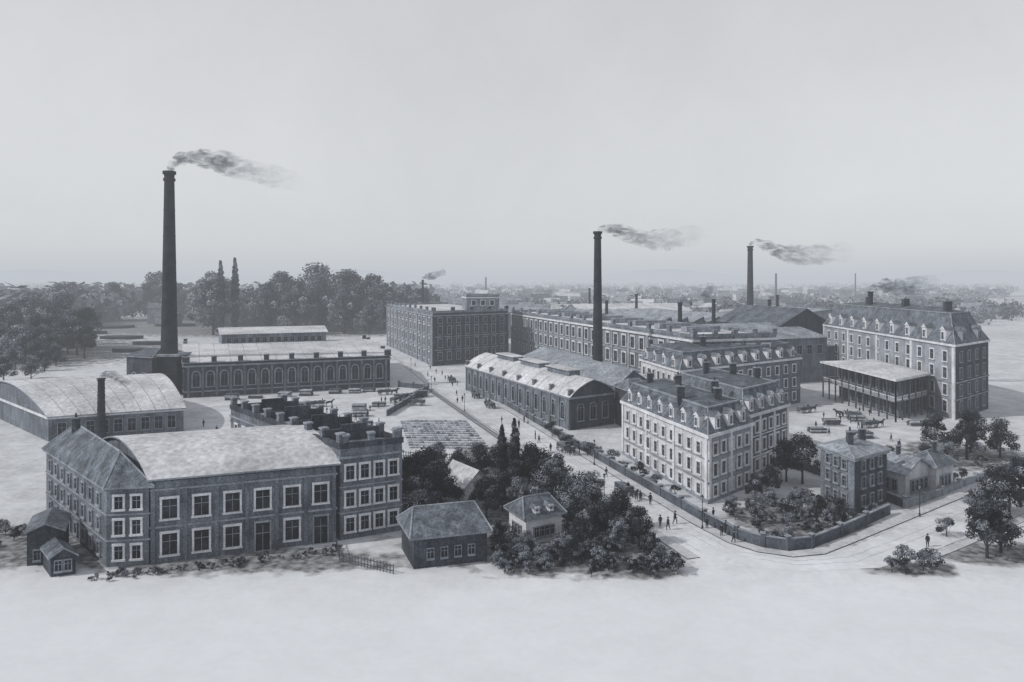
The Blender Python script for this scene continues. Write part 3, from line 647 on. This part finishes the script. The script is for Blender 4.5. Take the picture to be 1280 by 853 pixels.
for x,y,H,k in ((-206,341,17,DK),(-216,350,18,MD),(-196,330,14,DK),(-225,345,20,MD),(-232,362,24,PK),(-215,330,15,MD),(-205,318,12,LT),(-240,380,26,PK),(-250,400,24,PK),(-228,320,17,LT),(-190,300,9,MD),(-200,290,10,LT),(-262,420,28,PK),(-245,350,24,PK),(-300,450,28,PK),(-185,285,8,MD),(-175,262,8,LT),(-180,255,9,MD),(-222,372,22,MD),(-270,400,26,PK),(-285,430,26,PK),(-350,560,32,PK),(-206,305,14,LT),(-215,312,16,PK)): tree(x,y,H,k,1.05)
A=[Acc(),Acc(),Acc()]
for i in range(2800):
    y=560*math.exp(R.random()**1.05*math.log(10)); x=R.uniform(-.73,.70)*y
    left = x/y<-.12
    if left and -.56<x/y<-.42 and y<620: continue
    if not left and R.random()<.2: continue
    hh=R.uniform(16,32) if (left and y<1100) else R.uniform(8,17); r=hh*R.uniform(.5,.9)*(1+y/3000)
    j=0 if y<950 else (1 if y<2100 else 2); m=['far_haze_a','far_haze_b','far_haze_c'][j]  # tone picked by distance, carrying the painted haze
    if j==0 and R.random()<.4: m='far_haze_b'
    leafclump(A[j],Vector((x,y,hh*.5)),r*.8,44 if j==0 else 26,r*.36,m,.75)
M3=Acc()
for a in A:
    k=len(M3.v); M3.v+=a.v
    for f_,mi in zip(a.f,a.mi): M3.f.append(tuple(q+k for q in f_)); M3.mi.append(M3.mid(a.m[mi]))
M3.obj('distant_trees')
A=Acc()
for i in range(520):
    y=R.uniform(540,3000); x=R.uniform(-.6,.68)*y
    if x/y<-.2 and R.random()<.75: continue
    w_=R.uniform(9,24);d_=R.uniform(7,11);h_=R.uniform(7,15); a=R.uniform(-.5,.5); u=Vector((math.cos(a),math.sin(a),0)); v=Vector((-u.y,u.x,0)); c=Vector((x,y,0)); up=Vector((0,0,1))
    A.box(c+up*h_/2,u*w_/2,v*d_/2,up*h_/2,R.choice(['stucco_grey','stucco_pale','brick_grey']))
    e=[c+u*s*w_*.53+v*t*d_*.58+up*h_ for s,t in ((-1,-1),(1,-1),(1,1),(-1,1))]; r0=c-u*w_*.53+up*(h_+d_*.5); r1=c+u*w_*.53+up*(h_+d_*.5); m=R.choice(['roof_mid','slate','far_haze_a','roof_pale'])
    A.poly([e[0],e[1],r1,r0],m);A.poly([e[2],e[3],r0,r1],m);A.poly([e[1],e[2],r1],m);A.poly([e[3],e[0],r0],m)
for x,y,h_ in ((330,900,44),(-40,1100,40),(620,1300,48)): A.tube([(x,y,0),(x,y,h_)],[1.8,1.1],8,'far_haze_a')
A.obj('distant_town')
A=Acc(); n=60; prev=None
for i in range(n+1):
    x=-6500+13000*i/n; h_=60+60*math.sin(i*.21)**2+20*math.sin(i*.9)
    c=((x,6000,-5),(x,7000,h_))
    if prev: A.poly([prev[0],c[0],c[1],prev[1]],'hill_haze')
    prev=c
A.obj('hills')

# ---------------------------------------------------------------- aerial haze (air layer with added glow standing in for scattered light)
m=bpy.data.materials.new('air_haze'); m.use_nodes=True; N=m.node_tree.nodes; L=m.node_tree.links; N.remove(N['Principled BSDF'])
DEN=.00042
ab=N.new('ShaderNodeVolumeAbsorption'); ab.inputs['Color'].default_value=(0,0,0,1); ab.inputs['Density'].default_value=DEN
em=N.new('ShaderNodeEmission'); em.inputs['Color'].default_value=(.54,.575,.62,1); em.inputs['Strength'].default_value=DEN
ad=N.new('ShaderNodeAddShader'); L.new(ab.outputs[0],ad.inputs[0]); L.new(em.outputs[0],ad.inputs[1]); L.new(ad.outputs[0],N['Material Output'].inputs['Volume'])
MATS['air_haze']=m
A=Acc(); A.box((0,7500,49),(8500,0,0),(0,7700,0),(0,0,50),'air_haze'); A.obj('haze')

# ---------------------------------------------------------------- people, horses, carts
def skin(name,verts,edges,rad,mats_,root=0,sub=1):
    me=bpy.data.meshes.new(name); me.from_pydata(verts,edges,[]); o=bpy.data.objects.new(name,me); col.objects.link(o)
    sm=o.modifiers.new('s','SKIN')
    for i,r in enumerate(rad):
        me.skin_vertices[0].data[i].radius=(r,r); me.skin_vertices[0].data[i].use_root=(i==root)
    ss=o.modifiers.new('u','SUBSURF'); ss.levels=sub; ss.render_levels=sub
    dg=bpy.context.evaluated_depsgraph_get(); nm=bpy.data.meshes.new_from_object(o.evaluated_get(dg)); nm.name=name
    bpy.data.objects.remove(o); nm.materials.clear()
    for m in mats_: nm.materials.append(MATS[m])
    return nm
def person(step,arm):
    v=[(0,0,.95),(0,0,1.18),(0,.01,1.38),(0,.01,1.52),(0,.02,1.63),(0,.02,1.72),
       (.17,0,1.41),(.25,-arm*.3,1.15),(.24,arm*.2,.9),(.24,arm*.25,.8),(-.17,0,1.41),(-.25,arm*.3,1.15),(-.24,-arm*.1,.9),(-.24,-arm*.12,.8),
       (.09,0,.9),(.1,step*.6,.5),(.1,step*.5,.08),(.1,step*.5+.16,.04),(-.09,0,.9),(-.1,-step*.3,.5),(-.1,-step,.08),(-.1,-step+.16,.04)]
    e=[(0,1),(1,2),(2,3),(3,4),(4,5),(2,6),(6,7),(7,8),(8,9),(2,10),(10,11),(11,12),(12,13),(0,14),(14,15),(15,16),(16,17),(0,18),(18,19),(19,20),(20,21)]
    r=[.17,.16,.18,.07,.105,.09,.075,.06,.045,.04,.075,.06,.045,.04,.11,.08,.055,.04,.11,.08,.055,.04]
    me=skin('pedestrian_body',v,e,r,['cloth_dark','skin_tone'])
    for p in me.polygons: p.material_index=1 if 1.54<p.center.z<1.7 or (p.center.z<.86 and abs(p.center.x)>.2) else 0
    return me
PE=[person(.28,.6),person(.1,.2),person(.36,.9)]
hat=Acc(); hat.tube([(0,.02,1.70),(0,.02,1.715)],[.17,.17],10,'cloth_dark'); hat.tube([(0,.02,1.715),(0,.02,1.84)],[.105,.09],10,'cloth_dark'); hatm=hat.mesh('hat')
def ped(x,y):
    e=bpy.data.objects.new('pedestrian',None); col.objects.link(e)
    for n_,m in (('body',R.choice(PE)),('hat',hatm)):
        o=bpy.data.objects.new(n_,m); col.objects.link(o); o.parent=e
    e.location=(x,y,.01); e.rotation_euler=(0,0,R.uniform(0,6.28)); s=R.uniform(.95,1.08); e.scale=(s,s,s)
hv=[(0,0,1.22),(-.65,0,1.28),(.6,0,1.25),(.95,0,1.62),(1.2,0,1.95),(1.35,0,1.88),(1.6,0,1.62),
 (-.75,.18,1.0),(-.62,.2,.72),(-.82,.2,.45),(-.78,.2,.06),(-.75,-.18,1.0),(-.7,-.2,.72),(-1.0,-.2,.45),(-1.05,-.2,.06),
 (.65,.18,.95),(.72,.18,.5),(.66,.18,.06),(.65,-.18,.95),(.85,-.18,.55),(.72,-.18,.12),(-1.0,0,1.3),(-1.15,0,.8)]
he=[(0,1),(0,2),(2,3),(3,4),(4,5),(5,6),(1,7),(7,8),(8,9),(9,10),(1,11),(11,12),(12,13),(13,14),(2,15),(15,16),(16,17),(2,18),(18,19),(19,20),(1,21),(21,22)]
hr=[.3,.3,.29,.2,.14,.13,.08,.17,.11,.07,.06,.17,.11,.07,.06,.14,.08,.06,.14,.08,.06,.06,.04]
HM=skin('horse_body',hv,he,hr,['horse_coat'])
def wheel(A,c,r):
    c=Vector(c); n=16
    for k in range(n):
        a0=2*math.pi*k/n;a1=2*math.pi*(k+1)/n; q=lambda a,rr,y: c+Vector((math.cos(a)*rr,y,math.sin(a)*rr))
        for y in (-.04,.04): A.poly([q(a0,r,y),q(a1,r,y),q(a1,r*.86,y),q(a0,r*.86,y)],'timber')
        A.poly([q(a0,r,-.04),q(a1,r,-.04),q(a1,r,.04),q(a0,r,.04)],'iron')
        A.poly([q(a0,r*.86,-.04),q(a1,r*.86,-.04),q(a1,r*.86,.04),q(a0,r*.86,.04)],'timber')
    for k in range(8):
        a=2*math.pi*k/8; A.tube([c,c+Vector((math.cos(a)*r*.9,0,math.sin(a)*r*.9))],[.035,.03],4,'timber')
    A.tube([c-Vector((0,.12,0)),c+Vector((0,.12,0))],[.12,.12],8,'iron')
cart=Acc()
for sx in (-1.2,1.1):
    for sy in (-.85,.85): wheel(cart,(sx-3.2,sy,.6 if sx<0 else .5),.6 if sx<0 else .5)
    cart.tube([(sx-3.2,-.85,.55),(sx-3.2,.85,.55)],[.05,.05],6,'iron')
cart.box((-3.2,0,.95),(1.9,0,0),(0,.7,0),(0,0,.07),'timber')
for s_ in (-1,1): cart.box((-3.2,s_*.74,1.3),(1.9,0,0),(0,.04,0),(0,0,.33),'timber')
cart.box((-5.12,0,1.3),(.04,0,0),(0,.7,0),(0,0,.33),'timber')
for k in range(5): cart.box((-4.6+.68*k,R.uniform(-.1,.1),1.35+.1*(k%2)),(.3,0,0),(0,.55,0),(0,0,.35),R.choice(['timber','roof_mid','soil']))
for s_ in (-1,1): cart.tube([(-1.4,s_*.45,.85),(.7,s_*.42,1.15)],[.05,.04],6,'timber')
cart.box((-1.2,0,1.7),(.25,0,0),(0,.6,0),(0,0,.06),'timber'); CM=cart.mesh('cart_body')
def hcart(x,y,a,two=False):
    e=bpy.data.objects.new('horse_drawn_cart',None); col.objects.link(e)
    L_=[('cart',CM,0,0,0),('driver',PE[1],-1.9,0,.75)]+([('horse',HM,0,.5,0),('horse_2',HM,.1,-.5,0)] if two else [('horse',HM,0,0,0)])
    for n_,m,ox,oy,oz in L_:
        o=bpy.data.objects.new(n_,m); col.objects.link(o); o.parent=e; o.location=(ox,oy,oz)
        if n_=='driver': o.rotation_euler=(0,0,-1.57)
    e.location=(x,y,.015); e.rotation_euler=(0,0,a)
for x,y,a,t in ((12,148,-1.2,True),(-7,205,1.9,False),(-37,226,.3,True),(-33,214,1.2,False),(-28,219,.4,True),(-30,207,2.9,False),(86,189,2.6,True),(82,196,.4,False),(-12,222,1.9,False),(-52,205,.3,False),(90,176,.3,False),(20,118,-1.2,False),(-22,256,1.9,True)): hcart(x,y,a,t)
for _ in range(90):
    q=R.random()
    if q<.3: y=R.uniform(95,300); x=(-.345*(y-92)+29)+R.uniform(-5,5) if y<231 else -18-(y-231)*.3+R.uniform(-4,4)
    elif q<.75: x=R.uniform(-76,-32); y=R.uniform(162,212)
    else: x=R.uniform(62,95); y=R.uniform(150,200)
    ped(x,y)
for x,y in ((70,105),(72,106),(66,100),(56,97),(30.3,102),(30.2,108)): ped(x,y)
def lamp(x,y):
    A=Acc(); A.tube([(x,y,0),(x,y,.5),(x,y,.55),(x,y,4.2)],[.16,.14,.07,.05],8,'iron'); A.tube([(x-.3,y,3.9),(x+.3,y,3.9)],[.03,.03],5,'iron')
    A.tube([(x,y,4.2),(x,y,4.7)],[.12,.2],6,'trim_grey'); A.tube([(x,y,4.7),(x,y,4.95)],[.24,.04],6,'iron'); A.obj('street_lamp')
for x,y in ((-26,232),(-13,197),(1.5,155),(14.8,115.5),(27.5,104),(16,140),(4,180),(62,109.5),(-40,285)): lamp(x,y)
for x,y in ((-46,232),(-50,229),(-56,228),(-64,224),(-70,222),(-78,219),(-84,216),(-38,205),(-42,198),(88,184),(79,178),(-40,190),(100,178),(-60,200),(-66,196),(-36,176),(-44,172),(72,170),(80,164),(-28,222),(-34,220)):
    A=Acc()
    for l in range(R.randint(2,5)):
        for k in range(4):
            A.box((x+R.uniform(-.1,.1),y+k*.7-1,.2+l*.38),(1.8+R.uniform(-.2,.2),0,0),(0,.3,0),(0,0,.16),R.choice(['timber','timber_pale','timber']))
    A.obj('timber_stack')

# ---------------------------------------------------------------- light
el,az=math.radians(38),math.radians(-105)
sd=Vector((math.sin(az)*math.cos(el),math.cos(az)*math.cos(el),math.sin(el)))
l=bpy.data.lights.new('sun','SUN'); l.energy=2.8; l.angle=math.radians(.6); l.color=(1,.97,.92)
o=bpy.data.objects.new('sun',l); col.objects.link(o); o.rotation_euler=sd.to_track_quat('Z','Y').to_euler()
w=bpy.data.worlds.new('World'); sc.world=w; w.use_nodes=True; N=w.node_tree.nodes; L=w.node_tree.links
bg=N['Background']; sk=N.new('ShaderNodeTexSky'); sk.sky_type='NISHITA'; sk.sun_disc=False; sk.sun_elevation=el; sk.sun_rotation=az
hs=N.new('ShaderNodeHueSaturation'); hs.inputs['Saturation'].default_value=.10; L.new(sk.outputs[0],hs.inputs['Color']); L.new(hs.outputs[0],bg.inputs[0]); bg.inputs[1].default_value=.05
b2=N.new('ShaderNodeBackground'); b2.inputs[1].default_value=1
tc=N.new('ShaderNodeTexCoord'); nz=N.new('ShaderNodeTexNoise'); nz.inputs['Scale'].default_value=3; nz.inputs['Detail'].default_value=10; nz.inputs['Roughness'].default_value=.7; L.new(tc.outputs['Generated'],nz.inputs['Vector'])
cr=N.new('ShaderNodeMix'); cr.data_type='RGBA'; L.new(nz.outputs[0],cr.inputs[0]); cr.inputs[6].default_value=(.36,.37,.38,1); cr.inputs[7].default_value=(.51,.52,.535,1); L.new(cr.outputs[2],b2.inputs[0])
ad=N.new('ShaderNodeAddShader'); L.new(bg.outputs[0],ad.inputs[0]); L.new(b2.outputs[0],ad.inputs[1]); L.new(ad.outputs[0],N['World Output'].inputs[0])

# ---------------------------------------------------------------- camera
c=bpy.data.cameras.new('camera'); c.lens=25.31; c.sensor_width=36; c.shift_y=-.0598; c.clip_end=30000; c.clip_start=1
o=bpy.data.objects.new('camera',c); col.objects.link(o); o.location=(0,0,36); o.rotation_euler=(math.radians(90),0,0); sc.camera=o
